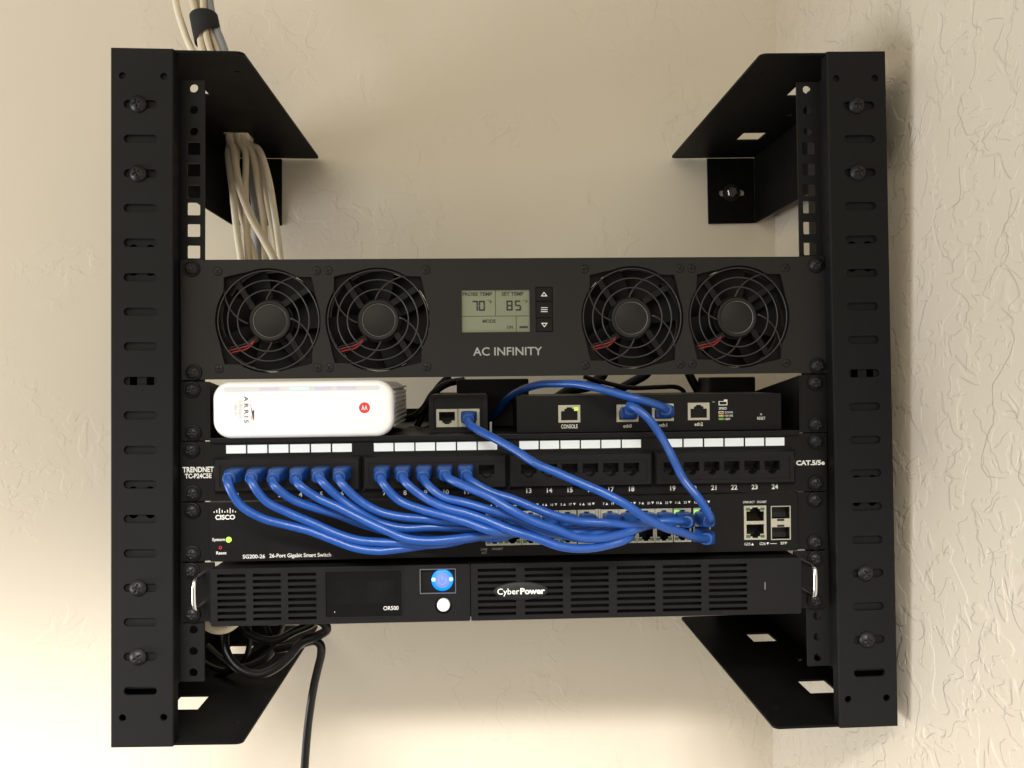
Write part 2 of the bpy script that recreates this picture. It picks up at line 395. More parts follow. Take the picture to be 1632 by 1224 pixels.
# ------------------------------------------------------------------ brackets
def bracket(name, label, side, loc, ry, holes_top):
    """side = -1 left, +1 right; local coordinates are rack coordinates minus the pivot"""
    px, pz = 232.55 * side, -133.0
    t = thing(name, label, 'rack bracket', loc, ry, 'black wall brackets of the rack')
    def X(v): return v * side - px          # v = distance from the rack's centre line
    def bx(b, x0, x1, y0, y1, z0, z1, k, bev=0.0):
        a, c = sorted((X(x0), X(x1))); b.box(a, c, y0, y1, z0 - pz, z1 - pz, k, bev)
    ZT, ZB = 149.7, -352.9; XO, XI = 286.3, 241.8
    # slotted front post: front face with slots, returns on both sides
    b = MB(); hs = []
    for i in range(18):
        z = 109.6 - 24.82 * i - pz; hs.append(rrect(min(X(277), X(253.4)), max(X(277), X(253.4)), z - 3, z + 3, 2.95))
    for v in (277.8, 248.6):
        hs.append(circ(X(v), 129.8 - pz, 2.6, 20)); hs.append(circ(X(v), -331.6 - pz, 2.6, 20))
    x0, x1 = sorted((X(XO - 1), X(XI + 1)))
    b.plate(rect(x0, x1, ZB - pz, ZT - pz), hs, -14, -12, 'powder')
    for v in (XO, XI):                       # folded edges
        s_ = 1 if v == XO else -1
        prof = [(v - s_ * 1.0, -14), (v - s_ * .35, -13.7), (v, -13), (v, -4 if v == XI else 8), (v - s_ * 1.6, -4 if v == XI else 8), (v - s_ * 1.6, -12), (v - s_ * 1.0, -12)]
        rs = [[Vector((X(p[0]), p[1], z - pz)) for p in prof] for z in (ZB, ZT)]
        b.rings(rs, 'powder', smooth=False)
    bx(b, XO - 1.7, XI + 10.5, 6.2, 7.4, ZB + 2.2, ZT - 2.2, 'plate')
    b.build('post', t)
    # rail: flange behind the post (seen through the slots), web and front strip with the mounting holes
    b = MB(); hs = []
    for i in (4, 5, 8, 11, 12):
        z = 109.6 - 24.82 * i - pz + {4: -4.2, 5: 4.6, 8: 0, 11: -5.0, 12: 3.2}[i]
        for v in (259, 271):
            hs.append(rrect(X(v) - 2.7, X(v) + 2.7, z - 4.6, z + 4.6, .4) if i == 8 else circ(X(v), z, 3.3, 16))
    ZRT, ZRB = 132.6, -311.3
    x0, x1 = sorted((X(284.2), X(243.4)))
    b.plate(rect(x0, x1, ZRB - pz, ZRT - pz), hs, -11.6, -10.0, 'powder')
    bx(b, 243.4, 242.0, -10.0, 26 if side > 0 else 3.0, ZRB, ZRT, 'powder')
    hs = []
    zz = [127, 111.1, 95.25, 82.55, 66.7, 50.8, 38.1, 22.2, 6.35]
    for i, z in enumerate(zz):
        h = X(232.55); z -= pz
        hs.append(circ(h, z, 3.2, 20) if i < 3 else rrect(h - 4.75, h + 4.75, z - 4.75, z + 4.75, 0.9))
    for z in (-273.05, -288.9, -304.8): hs.append(circ(X(232.55), z - pz, 3.2, 20))
    x0, x1 = sorted((X(241.99), X(224.6)))
    b.plate(rect(x0, x1, ZRB - pz, ZRT - pz), hs, 1.2, 3.0, 'powder')
    rail = b.build('rail', t)
    # bolts in the slots
    for i in (0, 2, 14, 16):
        z = 109.6 - 24.82 * i
        inst('slot_bolt', ME_BOLT, t, (X(265.1 - 1.5 * side), -14, z - pz), (0, R(random.uniform(-40, 40)), 0))
    # top and bottom plates with windows and rounded inner corners, side flanges, wall flanges
    for nm, z, dz in (('top_plate', ZT, -1.8), ('bottom_plate', ZB, 1.8)):
        b = MB(); r = 5
        x_in = 193.0
        pts = [(XO - .2, -11.8), (x_in + r, -11.8)]
        pts += [(x_in + r - r * math.sin(R(a)), -11.8 + r - r * math.cos(R(a))) for a in (22, 45, 67, 90)]
        pts += [(x_in, YW - 4 - r)] + [(x_in + r - r * math.cos(R(a)), YW - 4 - r + r * math.sin(R(a))) for a in (22, 45, 67, 90)]
        pts += [(XO - .2, YW - 4)]
        wins = [rect(243.5, 267.0, 186.5, 214.5), rect(245.5, 269.5, 50.3, 81.5), circ(207.5, 24, 2.2, 12), circ(268, 132, 3, 12)]
        loop = [(X(p[0]), p[1]) for p in pts]; wl = [[(X(p[0]), p[1]) for p in w_] for w_ in wins]
        T = Matrix(((1, 0, 0, 0), (0, 0, 1, 0), (0, 1, 0, 0), (0, 0, 0, 1)))
        b.plate(loop, wl, z - pz, z + dz - pz, 'plate', T=T)
        b.build(nm, t)
        b = MB(); zz0, zz1 = (z - 73, z + dz) if dz < 0 else (z + dz, z + 73)
        bx(b, XO - .2, XO - 2.0, -10, YW - 3, zz0, zz1, 'plate', 0.3)
        b.build('side_flange', t)
        b = MB()
        x0, x1 = sorted((X(XO - 2.1), X(233))); zc = (zz0 + zz1) / 2 - pz + (-2.5 if dz < 0 else 2.5)
        b.plate(rect(x0, x1, zz0 - pz, zz1 - pz - (0.3 if dz < 0 else 0)), [rrect(X(259.2) - 14, X(259.2) + 14, zc - 3.4, zc + 3.4, 3.3)], YW - 3.2, YW - 1.2, 'plate')
        wf = b.build('wall_flange', t)
        inst('lag_bolt', ME_LAG, t, (X(258.5), YW - 3.3, zc), (0, R(17), 0))
    return t
bracket('rack_bracket', 'black steel bracket holding the left ends of the panels, cables passing through its top plate', -1, (-232.55, 0, -133), 0, True)
bracket('rack_bracket', 'black steel bracket beside the corner, holding the right ends of the panels, top plate empty', 1, (232.55, 0, -133 + 6.475), R(-1.43), True)

# ------------------------------------------------------------------ frame of the panels: the row of panels climbs 0.8 degrees to the right
TILT = -6.4754 / 465.1
def panel(name, label, cat, ztop): return thing(name, label, cat, (0, 0, ztop + 3.24), TILT)
def pw(ztop, x, y, z):
    """panel coordinates to world"""
    a = TILT; return Vector((x * math.cos(a) + z * math.sin(a), y, -x * math.sin(a) + z * math.cos(a) + ztop + 3.24))
def screws(t, zs, y=-2.0):
    for z in zs:
        for s in (-1, 1):
            o = inst('mounting_screw', ME_RACK, t, (s * 232.55 + random.uniform(-.5, .5), y, z), (R(random.uniform(-3, 3)), R(random.uniform(0, 90)), R(random.uniform(-4, 4))))

# ------------------------------------------------------------------ fan panel
ZF = 0.0
t = panel('fan_panel', 'matte black panel with four round fans and a small green display, topmost in the rack', 'fan panel', ZF)
FX = (-178.0, -97.6, 92.4, 173.2); FZ = -45.0
def fan_hole(cx, cz):
    o = []
    for i in range(120):
        a = 360 * i / 120; r = 38.6
        for q in (45, 135, 225, 315):
            d = (a - q + 180) % 360 - 180
            tip = 45.2
            # a pointed notch for each guard leg, leaning one way
            if -26 < d < 14:
                u = (1 + d / 26) if d < 0 else (1 - d / 14)
                r = max(r, 38.6 * (1 - 0) + (tip - 38.6) * u ** 1.7 * 1.0)
        o.append((cx + r * math.cos(R(a)), cz + r * math.sin(R(a))))
    return o
b = MB()
hs = [fan_hole(x, FZ) for x in FX] + [rect(-35.4, 15.2, -55.0, -23.6), rrect(19.6, 32.6, -55.4, -21.5, .8)]
b.plate(rrect(-241.3, 241.3, -88.0, 0, .6), hs, -2, 0, 'panel')
b.build('faceplate', t)
b = MB(); b.box(-241.3, 241.3, 0.02, 1.6, -1.6, 0, 'panel'); 
# one fan: frame with struts, children rotor, guard, wires, screws
def fan_frame():
    b = MB()
    sq = rrect(-40, 40, -40, 40, 4)
    b.plate(sq, [circ(0, 0, 38.2, 64)], 2.4, 3.5, 'rotor')
    rs = [[Vector((r * math.cos(2 * math.pi * i / 64), y, r * math.sin(2 * math.pi * i / 64))) for i in range(64)] for r, y in ((38.2, 3.5), (38.2, 24), (39.6, 24), (39.6, 3.5))]
    b.rings(rs, 'rotor', cap0=False, cap1=False)
    for q in range(4):
        c, s_ = math.cos(R(90 * q)), math.sin(R(90 * q))
        P = [(-26.2, 28.2), (-22.6, 30.6), (-10.5, 10.5), (-14.5, 8.6)]
        b.quadbox([(x * c - z * s_, 5.0, x * s_ + z * c) for x, z in P], (0, 3.2, 0), 'plastic')
    b.lathe([(15.2, -7), (15.2, -3.2), (14.7, -2.8), (12.25, -2.8)], (0, 0, 0), 'hub', n=48, cap1=False)
    b.lathe([(12.25, -2.8), (12.15, -3.3), (12.0, -3.4)], (0, 0, 0), 'ink_grey', n=48, cap0=False, cap1=False)
    b.lathe([(12.0, -3.4), (11.7, -2.9), (11.3, -2.7), (0.2, -2.7)], (0, 0, 0), 'hub', n=48, cap0=False)
    return b.mesh('fan')
def fan_rotor():
    b = MB(); b.lathe([(16.5, -9), (16.5, -22)], (0, 0, 0), 'plastic_dark', n=40)
    for k in range(7):
        a0 = 360 / 7 * k; V = []
        for j in range(6):
            r = 16 + 21.7 * j / 5; sw = 10 * j / 5
            for i in range(6):
                u = i / 5; a = R(a0 + sw + 67 * u); V.append(Vector((r * math.cos(a), 9.0 + 13 * u ** 1.2, r * math.sin(a))))
        Fc = [[j * 6 + i, j * 6 + i + 1, (j + 1) * 6 + i + 1, (j + 1) * 6 + i] for j in range(5) for i in range(5)]
        b._faces(V, Fc, 'rotor', True)
    return b.mesh('rotor')
def fan_guard():
    b = MB()
    for r in (37.0, 29.8, 22.6): b.torus((0, -0.4, 0), r, 0.55, 'guard')
    for q in range(4):
        pts = []
        for i in range(13):
            u = i / 12; r = 46 - 30.5 * u; a = R(90 * q + 45 + 52 * u)
            y = 1.4 + (0.0 if i > 2 else 0.0)
            pts.append(Vector((r * math.cos(a), y - .1, r * math.sin(a))))
        b.tube(pts, 0.6, 'guard', n=8)
    return b.mesh('fan_guard')
def fan_wires():
    b = MB()
    for d, k in ((0, 'red_wire'), (2.1, 'red_wire'), (-1.9, 'cavity')):
        b.tube([Vector((-31, 4.0, -22 - d)), Vector((-25, 3.5, -20.4 - d)), Vector((-17.5, 3.6, -18.5 - d)), Vector((-12.8, 4.2, -15 - d * .6)), Vector((-11, 6.8, -11.5))], 0.7, k, n=8, step=1)
    return b.mesh('fan_wire')
mf, mr_, mg, mw = fan_frame(), fan_rotor(), fan_guard(), fan_wires()
for n_, x in enumerate(FX):
    f = inst('fan', mf, t, (x, 0, FZ))
    inst('rotor', mr_, f, (0, 0, 0), (0, R(17 + 23 * n_), 0)); inst('fan_guard', mg, f, (0, 0, 0)); inst('fan_wire', mw, f, (0, 0, 0))
    for sx in (-1, 1):
        for sz in (-1, 1): inst('small_screw', ME_SMALL, t, (x + 35.9 * sx, -2, FZ + .6 + 35.9 * sz), (0, R(random.uniform(0, 90)), 0))
# display
b = MB(); b.box(-36.5, 16.2, -0.6, 0.6, -56, -22.6, 'lcd')
lcd = b.build('display', t)
b = MB(); yl = -0.6
for x0, x1, z0, z1 in ((-35.3, 15.1, -43.2, -42.8), (-10.5, -10.1, -42.8, -23.7), (4.9, 5.3, -54.9, -43.2)): b.box(x0, x1, yl - .12, yl, z0, z1, 'lcd_text')
b.text('PROBE TEMP', -34.8, -27.7, 2.5, 'lcd_text', yl, width=22.2, bold=.03)
b.text('SET TEMP', -5.6, -27.7, 2.5, 'lcd_text', yl, width=16.4, bold=.03)
b.text('MODE', -20.0, -47.9, 2.4, 'lcd_text', yl, width=9.8, bold=.025)
b.text('ON', -1.9, -52.4, 2.2, 'lcd_text', yl, width=4.6, bold=.02)
b.text('F', -14.3, -33.6, 2.2, 'lcd_text', yl, bold=.02); b.text('F', 12.4, -33.6, 2.2, 'lcd_text', yl, bold=.02)
for x in (-15.4, 11.0): b.plate(circ(x, -31.4, .55, 12), [circ(x, -31.4, .3, 12)], yl - .12, yl, 'lcd_text', back=False)
b.box(7.6, 13.8, yl - .12, yl, -52.2, -50.6, 'lcd_seg')
SEG = {'7': 'abc', '0': 'abcdef', '8': 'abcdefg', '5': 'acdfg'}
def digit(b, ch, x, z, w_, h, k):
    tk = 1.15; g = .14; hh = h / 2
    for s in SEG[ch]:
        if s in 'adg':
            zz = {'a': z + h - tk, 'd': z, 'g': z + hh - tk / 2}[s]; b.box(x + tk * .6, x + w_ - tk * .6, yl - .12, yl, zz, zz + tk, k)
        else:
            xx = x + w_ - tk if s in 'bc' else x; z0 = z + hh + g if s in 'bf' else z + g
            z1 = z + h - g if s in 'bf' else z + hh - g; b.box(xx, xx + tk, yl - .12, yl, z0, z1, k)
for ch, x in (('7', -28.0), ('0', -22.8), ('8', -2.1), ('5', 4.2)): digit(b, ch, x, -39.0, 4.7, 7.6, 'lcd_seg')
b.build('readout', lcd)
b = MB(); b.box(19.2, 33, -.2, 1, -55.8, -21.1, 'cavity'); b.build('button_well', t)
for z0, z1, sym in ((-32.0, -22.0, 'up'), (-44.4, -32.7, 'menu'), (-54.9, -45.1, 'down')):
    b = MB(); b.box(20.1, 32.1, -1.9, -.2, z0, z1, 'panel_gloss', .3); cx, cz = 26.1, (z0 + z1) / 2; y = -1.9
    if sym == 'menu':
        for d in (-1.5, 0, 1.5): b.box(cx - 2.5, cx + 2.5, y - .12, y, cz + d - .25, cz + d + .25, 'ink')
    else:
        q = 1 if sym == 'up' else -1
        tri = [(cx - 2.5, cz - 1.6 * q), (cx + 2.5, cz - 1.6 * q), (cx, cz + 1.8 * q)]; tin = [(cx - 1.4, cz - 1.0 * q), (cx + 1.4, cz - 1.0 * q), (cx, cz + .85 * q)]
        if q < 0: tri, tin = tri[::-1], tin[::-1]
        b.plate(tri, [tin], y - .12, y, 'ink', back=False)
    b.build('button', t)
b = MB(); b.text('AC INFINITY', -27.3, -72.3, 5.9, 'ink_grey', -2, width=51.5, bold=.012); b.build('lettering', t)
screws(t, (-6.35, -82.55))

# ------------------------------------------------------------------ shelf with its ears
ZS = -88.9
t = panel('equipment_shelf', 'black one-unit shelf tray carrying the white box and the small router', 'shelf', ZS)
b = MB()
b.box(-219.5, 219.0, -3.0, 225, -44.2, -42.6, 'panel_gloss')                        # tray floor
b.box(-219.5, 219.0, -4.6, -3.0, -46.0, -42.0, 'panel_gloss', .5)                   # rolled front lip
b.box(-219.5, 219.0, 223.4, 225, -42.6, -30, 'panel_gloss')
b.build('tray', t)
for s in (-1, 1):
    b = MB(); x0, x1 = sorted((s * 241.0, s * 221.5))
    b.plate(rrect(x0, x1, -43.9, -.6, .8), [], -2, 0, 'panel_gloss'); b.build('ear', t)
    b = MB(); x0, x1 = sorted((s * 221.4, s * 219.8))
    b.quadbox([(x0, -2, -.8), (x0, -2, -44), (x0, 220, -44), (x0, 220, -30)], (x1 - x0, 0, 0), 'panel_gloss'); b.build('side_wall', t)
screws(t, (-6.35, -38.1))

# ------------------------------------------------------------------ RJ45 jacks
def jack_bezel(bw, bh, ow, oh, tab, depth=13, leds=('led_off', 'led_off'), shell='jackmetal', y0=-.5, inner='cavity', contacts='gold', blade=True):
    """front frame round the opening, a cavity behind, contacts; tab = +1 notch at the top, -1 at the bottom; centred on 0,0"""
    b = MB(); x, z = ow / 2, oh / 2; q = tab
    hole = [(-x, -z * q), (x, -z * q), (x, z * .42 * q), (x * .58, z * .42 * q), (x * .58, z * .78 * q), (x * .33, z * .78 * q), (x * .33, z * q),
            (-x * .33, z * q), (-x * .33, z * .78 * q), (-x * .58, z * .78 * q), (-x * .58, z * .42 * q), (-x, z * .42 * q)]
    if q < 0: hole = hole[::-1]
    b.plate(rect(-bw / 2, bw / 2, -bh / 2, bh / 2), [hole], y0, .8, shell)
    V = [Vector((p[0], yy, p[1])) for yy in (.8, depth) for p in hole]; n = len(hole)
    b._faces(V, [[i, (i + 1) % n, n + (i + 1) % n, n + i] for i in range(n)], inner)
    b.box(-x - .5, x + .5, depth, depth + .6, -z - .5, z + .5, inner)
    for i in range(8):                                             # sprung contacts, on the side away from the notch
        cx = (i - 3.5) * ow / 11
        b.quadbox([(cx - .22, 3.0, -z * .85 * q), (cx + .22, 3.0, -z * .85 * q), (cx + .22, 10.5, z * .05 * q), (cx - .22, 10.5, z * .05 * q)], (0, .35, 0), contacts)
    if leds:
        for i, k in enumerate(leds):
            if k: s = -1 if i == 0 else 1; b.box(s * x * .82 - 1.5, s * x * .82 + 1.5, y0 - .15, y0 + .2, z * .74 * q - 1.1, z * .74 * q + 1.1, k)
    return b.mesh('jack')

# ------------------------------------------------------------------ white box (modem) lying on its side
t = panel('modem', 'glossy white rounded modem lying on its side at the left of the shelf', 'modem', ZS)
def rr3(x0, x1, z0, z1, r, y): return [Vector((p[0], y, p[1])) for p in rrect(x0, x1, z0, z1, r, 8)]
b = MB(); X0, X1, Z0, Z1 = -216.5, -84.9, -42.5, -0.6
def sec(i, y, r): return rr3(X0 + i, X1 - i, Z0 + i, Z1 - i, max(2, r - i), y)
b.rings([sec(i, y, 13) for i, y in ((5.0, -8.6), (3.0, -8.4), (1.4, -7.5), (.4, -5.8), (0, -3.5), (.3, 8.0), (.8, 9.0))], 'white')
b.build('front_cover', t)
b = MB(); b.rings([sec(i, y, 13) for i, y in ((1.4, 9.0), (1.0, 9.6), (1.2, 20), (1.6, 118), (4.5, 124), (7, 128))], 'body_grey')
b.build('body', t)
b = MB()
for k in range(9):
    z = -6.5 - 3.6 * k; b.box(X1 - 3.4, X1 - .7, 14, 112, z - .95, z + .95, 'body_light', .3)
b.build('vent_ribs', t)
b = MB(); yb = -8.6
b.plate(rrect(-208, -94.5, -8.4, -4.6, 1.8), [], yb - .05, yb + .4, 'white_band')
for x0, x1, k in ((-182, -168, 'tint_violet'), (-160, -146, 'tint_cyan'), (-142, -130, 'tint_violet'), (-126, -112, 'tint_violet')):
    b.box(x0, x1, yb - .14, yb, -7.4, -5.4, k)
b.build('light_band', t)
b = MB(); b.box(-198, -97, yb - .05, yb + .3, -32.3, -31.95, 'white_band'); b.build('seam', t)
b = MB(); q = -math.pi / 2
b.text('ARRIS', -193.1, -11.6, 2.9, 'black_ink', yb, width=19.4, rot=q, space=1.5, bold=.012)
b.text('SURFboard', -197.0, -14.4, 2.3, 'pale_ink', yb, width=13.0, rot=q)
b.text('SB6141', -200.3, -17.2, 2.2, 'pale_ink', yb, width=8.4, rot=q)
b.poly([(-188.9, -16.2), (-187.4, -22.6), (-186.0, -21.4), (-186.2, -30.0), (-187.6, -24.6)][::-1], 'navy', yb)
b.poly([(-188.8, -25.2), (-187.2, -29.4), (-188.2, -28.4)][::-1], 'orange_ink', yb); b.poly([(-188.2, -25.4), (-186.8, -28.8), (-187.0, -26.6)][::-1], 'orange_ink', yb)
b.build('lettering', t)
b = MB(); b.lathe([(4.0, 0), (4.0, .12)], (-106.0, yb, -21.0), 'red_badge', n=32, cap0=False)
for s in (-1, 1):
    P = [(0, -1.2), (.55, .3), (1.15, 2.3), (2.3, -2.0), (1.35, -1.1), (1.05, .1), (.35, -2.2)]
    pts = [(-106 + s * p[0], -21 + p[1]) for p in P]; b.poly(pts if s < 0 else pts[::-1], 'ink', yb - .12)
b.build('emblem', t)

# ------------------------------------------------------------------ power injector
t = panel('power_injector', 'small black box with two silver network sockets standing mid-shelf', 'power injector', ZS)
b = MB(); xi0, xi1 = -61.2, -15.5
cut = rect(-55.6, -21.7, -38.3, -23.9)
b.plate(rrect(xi0, xi1, -42.4, -12.8, 2.0), [rrect(-57.5, -19.4, -40.4, -14.5, 2.5)], 28.0, 31, 'plastic')
b.plate(rrect(-57.4, -19.5, -40.3, -14.6, 2.4), [cut], 29.6, 31.5, 'plastic')
rs = [[Vector((p[0], y, p[1])) for p in rrect(xi0, xi1, -42.4, -12.8, 2.0)] for y in (31, 140)]; b.rings(rs, 'plastic', smooth=False, cap0=False)
b.build('case', t)
mj = jack_bezel(16.6, 14.0, 12.4, 9.6, -1, leds=None)
for x in (-47.2, -30.1): inst('socket', mj, t, (x, 29.4, -31.1))
b = MB(); b.box(-14.0, -12.2, 27, 28.2, -42.3, -34.5, 'steel', .2); b.build('clip', t)

# ------------------------------------------------------------------ router
t = panel('router', 'flat black router with four sockets at the right of the shelf', 'router', ZS)
b = MB(); x0, x1, z0, z1 = 6.4, 208.8, -41.9, -14.2
RP = [(46.1, -28.0, 'CONSOLE'), (90.4, -28.1, 'eth0'), (117.5, -27.8, 'eth1'), (145.0, -27.4, 'eth2')]
b.plate(rrect(x0, x1, z0, z1, .8), [rect(x - 8.0, x + 8.0, z - 6.3, z + 6.3) for x, z, _ in RP], 6, 7.5, 'panel_gloss')
b.quadbox([(x0 + .4, 7.5, z0 + .3), (x1 - .4, 7.5, z0 + .3), (x1 - .4, 7.5, z1 - .2), (x0 + .4, 7.5, z1 - .2)], (0, 82, 0), 'panel_gloss')
b.build('case', t)
ml = jack_bezel(16.6, 13.2, 12.6, 9.8, 1, leds=('led_off', 'led_lime'), y0=-.4); mo = jack_bezel(16.6, 13.2, 12.6, 9.8, 1, y0=-.4)
for i, (x, z, s) in enumerate(RP): inst('socket', mo if i == 3 else ml, t, (x, 5.9, z))
for x, z, s in RP:
    b = MB(); b.text(s, x, z - 11.0, 2.9 if s == 'CONSOLE' else 2.6, 'ink', 6, align='c', width=12.6 if s == 'CONSOLE' else 6.4, bold=.01)
    b.build('lettering', t)
b = MB(); y = 6
b.plate([(160.5, -23), (167.2, -23), (167.2, -18.6), (164.6, -18.6), (164.6, -19.8), (160.5, -19.8)], [[(161.1, -22.4), (166.6, -22.4), (166.6, -20.3), (161.1, -20.3)]], y - .12, y, 'ink', back=False)
b.box(155.6, 157.6, y - .12, y, -20.6, -20.1, 'ink_grey')
b.text('SPEED', 160.6, -26.3, 1.8, 'ink', y, width=6.2, bold=.01)
b.plate(rect(160.4, 164.2, -29.2, -27.6), [rect(160.8, 163.8, -28.8, -28.0)], y - .12, y, 'ink', back=False)
b.box(160.4, 164.2, y - .12, y, -31.7, -30.1, 'legend_orange'); b.box(160.4, 164.2, y - .12, y, -34.2, -32.6, 'legend_green')
for s, z, w_ in (('DOWN', -29.2, 6.0), ('10/100', -31.7, 6.2), ('1000', -34.2, 4.0)): b.text(s, 165.2, z, 1.5, 'ink', y, width=w_, bold=.005)
b.text('RESET', 190.2, -34.3, 2.1, 'ink', y, width=6.2, bold=.005); b.plate(circ(193.2, -30.2, .8, 12), [], y - .1, y, 'ink_grey', back=False)
b.build('legend', t)

# black adapters standing at the back of the shelf
for nm, lab, x0, x1, z0, z1, y0, y1 in (('power_adapter', 'black power adapter at the back of the shelf behind the small two-socket box', -41, 20.5, -42.5, -1.0, 88, 128),
                                      ('power_adapter', 'black power adapter at the back of the shelf behind the right end of the router', 177, 218, -42.5, -1.6, 92, 130)):
    t2 = panel(nm, lab, 'power adapter', ZS); b = MB(); b.box(x0, x1, y0, y1, z0, z1, 'plastic_dark', 1.5); b.build('case', t2)
    b = MB(); b.box(x0 + 6, x1 - 6, y0 - .3, y0 + .2, z1 - 20, z1 - 6, 'plastic'); b.build('rating_label', t2)

# ------------------------------------------------------------------ patch panel
ZP = -133.35
t = panel('patch_panel', 'black patch panel with numbered jacks under a row of blank white labels', 'patch panel', ZP)
BL = [(-216.0, -108.9), (-107.7, -1.2), (-.2, 107.6), (108.9, 215.6)]
# the 24 jacks: six to a block
JX = []
for k, (c0, c1) in enumerate(((-198.6, -121.5), (-92.4, -16.4), (14.8, 91.4), (121.4, 197.6))):
    JX += [c0 + (c1 - c0) * i / 5 for i in range(6)]
JZ = -25.0
b = MB(); b.plate(rrect(-241.3, 241.3, -44.0, -.3, .8), [rect(a + 3, c - 3, -36, -14) for a, c in BL], -2, 0, 'panel_gloss'); b.build('faceplate', t)
for k, (a, c) in enumerate(BL):
    b = MB(); hs = [rect(JX[6 * k + i] - 6.3, JX[6 * k + i] + 6.3, JZ - 5.4, JZ + 5.4) for i in range(6)]
    # chamfered block: outer slope and a raised frame
    o0 = rrect(a, c, -37.8, -11.8, .6); o1 = rrect(a + 1.6, c - 1.6, -36.2, -13.4, .5)
    b.rings([[Vector((p[0], y, p[1])) for p in l] for l, y in ((o0, -2), (o0, -5.2), (o1, -7.4))], 'plastic', smooth=False, cap0=False, cap1=False)
    i0 = rect(a + 4.6, c - 4.6, -33.6, -17.6)
    b.plate(o1, [i0], -7.4, -6.7, 'plastic'); b.plate(i0, hs, -6.7, -4.0, 'plastic')
    b.build('jack_block', t)
mj = jack_bezel(12.7, 10.9, 11.6, 9.8, -1, leds=None, shell='plastic', y0=-.2, contacts='copper_dull')
for x in JX: inst('jack', mj, t, (x, -6.4, JZ))
me = MB().box(-7.15, 7.15, -.35, 0, -3.05, 3.05, 'paper').mesh('label_strip')
LX = []
for c0, c1 in ((-200.6, -123.1), (-92.5, -15.5), (15.4, 92.4), (123.6, 201.5)): LX += [c0 + (c1 - c0) * i / 5 for i in range(6)]
for x in LX: inst('label_strip', me, t, (x, -2.0, -6.2))
NX = [c0 + d * i for c0, d in ((-199.6, 15.2), (-92.3, 15.2), (15.0, 15.45), (123.4, 15.55)) for i in range(6)]
for i, x in enumerate(JX):
    b = MB(); b.text(str(i + 1), 0, -1.7, 3.4, 'ink', 0, align='c', bold=.02); inst('number', b.mesh('number'), t, (NX[i], -2.0, -40.2))
b = MB(); b.text('TRENDNET', -239.6, -22.6, 3.7, 'ink', -2, width=22.6, bold=.03); b.text('TC-P24C5E', -238.0, -27.0, 3.2, 'ink', -2, width=19.3, bold=.03)
b.build('lettering', t); b = MB(); b.text('CAT.5/5e', 217.6, -24.2, 3.3, 'ink', -2, width=22.0, bold=.04); b.build('lettering', t)
screws(t, (-6.35, -38.1))

# ------------------------------------------------------------------ network switch
ZN = -177.8
t = panel('network_switch', 'black network switch with two rows of sockets full of blue plugs', 'network switch', ZN)
CX = [-10.4, 2.9, 16.6, 30.4, 44.2, 58.4, 75.9, 89.4, 103.0, 116.6, 130.6, 145.4]
ZTOP, ZBOT = -16.9, -29.6
b = MB()
b.plate(rrect(-219.0, 218.2, -44.0, -.6, .6), [rect(-17.3, 152.9, -36.2, -10.0), rect(177.2, 194.4, -35.2, -9.6), rect(197.6, 212.9, -35.7, -10.0)], -4, -2.4, 'panel_gloss')
b.box(-219, 218.2, -2.4, 180, -1.8, -.6, 'panel_gloss'); b.box(-219, 218.2, -2.4, 180, -44, -42.8, 'panel_gloss')
b.box(-219, -217.6, -2.4, 180, -42.8, -1.8, 'panel_gloss'); b.box(216.8, 218.2, -2.4, 180, -42.8, -1.8, 'panel_gloss'); b.box(-217.6, 216.8, 178, 180, -42.8, -1.8, 'panel_gloss')
b.build('case', t)
for s in (-1, 1):
    b = MB(); x0, x1 = sorted((s * 241.0, s * 221.0)); b.plate(rrect(x0, x1, -43.6, -.5, .8), [], -2, 0, 'panel_gloss'); x0, x1 = sorted((s * 221.0, s * 219.2)); b.box(x0, x1, -1.9, 60, -43.6, -.6, 'panel_gloss'); b.build('ear', t)
MU = jack_bezel(13.2, 12.6, 11.0, 10.2, 1, leds=('led_off', 'led_off'), y0=-.3); MD = jack_bezel(13.2, 12.6, 11.0, 10.2, -1, leds=('led_dim', 'led_dim'), y0=-.3)
MG = jack_bezel(13.2, 12.6, 11.0, 10.2, 1, leds=('led_green', 'led_off'), y0=-.3)
for i, x in enumerate(CX):
    inst('socket', MG if i >= 10 else MU, t, (x, -3.9, ZTOP)); inst('socket', MD, t, (x, -3.9, ZBOT))
b = MB(); b.box(65.2, 67.0, -4.1, 0, -36, -10.2, 'jackmetal'); b.box(67.4, 69.0, -4.1, 0, -36, -10.2, 'jackmetal'); b.box(-17.2, 152.8, -2.0, -1.0, -36.1, -10.1, 'cavity') if False else None
b.build('socket_divider', t)
mu = jack_bezel(17.0, 12.8, 13.4, 10.4, 1, leds=('led_dim', 'led_dim'), y0=-.3); md = jack_bezel(17.0, 12.8, 13.4, 10.4, -1, leds=('led_dim', 'led_dim'), y0=-.3)
inst('socket', mu, t, (185.8, -3.9, -16.0)); inst('socket', md, t, (185.8, -3.9, -28.8))
b = MB()
b.plate(rect(197.7, 212.8, -35.6, -10.1), [rect(198.3, 212.2, -19.6, -10.7), rect(198.3, 212.2, -35.0, -26.0)], -4.5, -3, 'jackmetal')
for z0, z1 in ((-19.6, -10.7), (-35.0, -26.0)): b.box(198.2, 212.3, 4, 5, z0 - .2, z1 + .2, 'cavity')
for z in (-20.6, -25.0): b.box(202.4, 207.8, -4.6, -4.45, z - .8, z + .8, 'cavity')
for x0, x1 in ((198.0, 198.3), (212.2, 212.5)): b.box(x0, x1, -3, 4, -35.4, -10.3, 'cavity')
b.build('fibre_socket', t)
b = MB(); y = -4
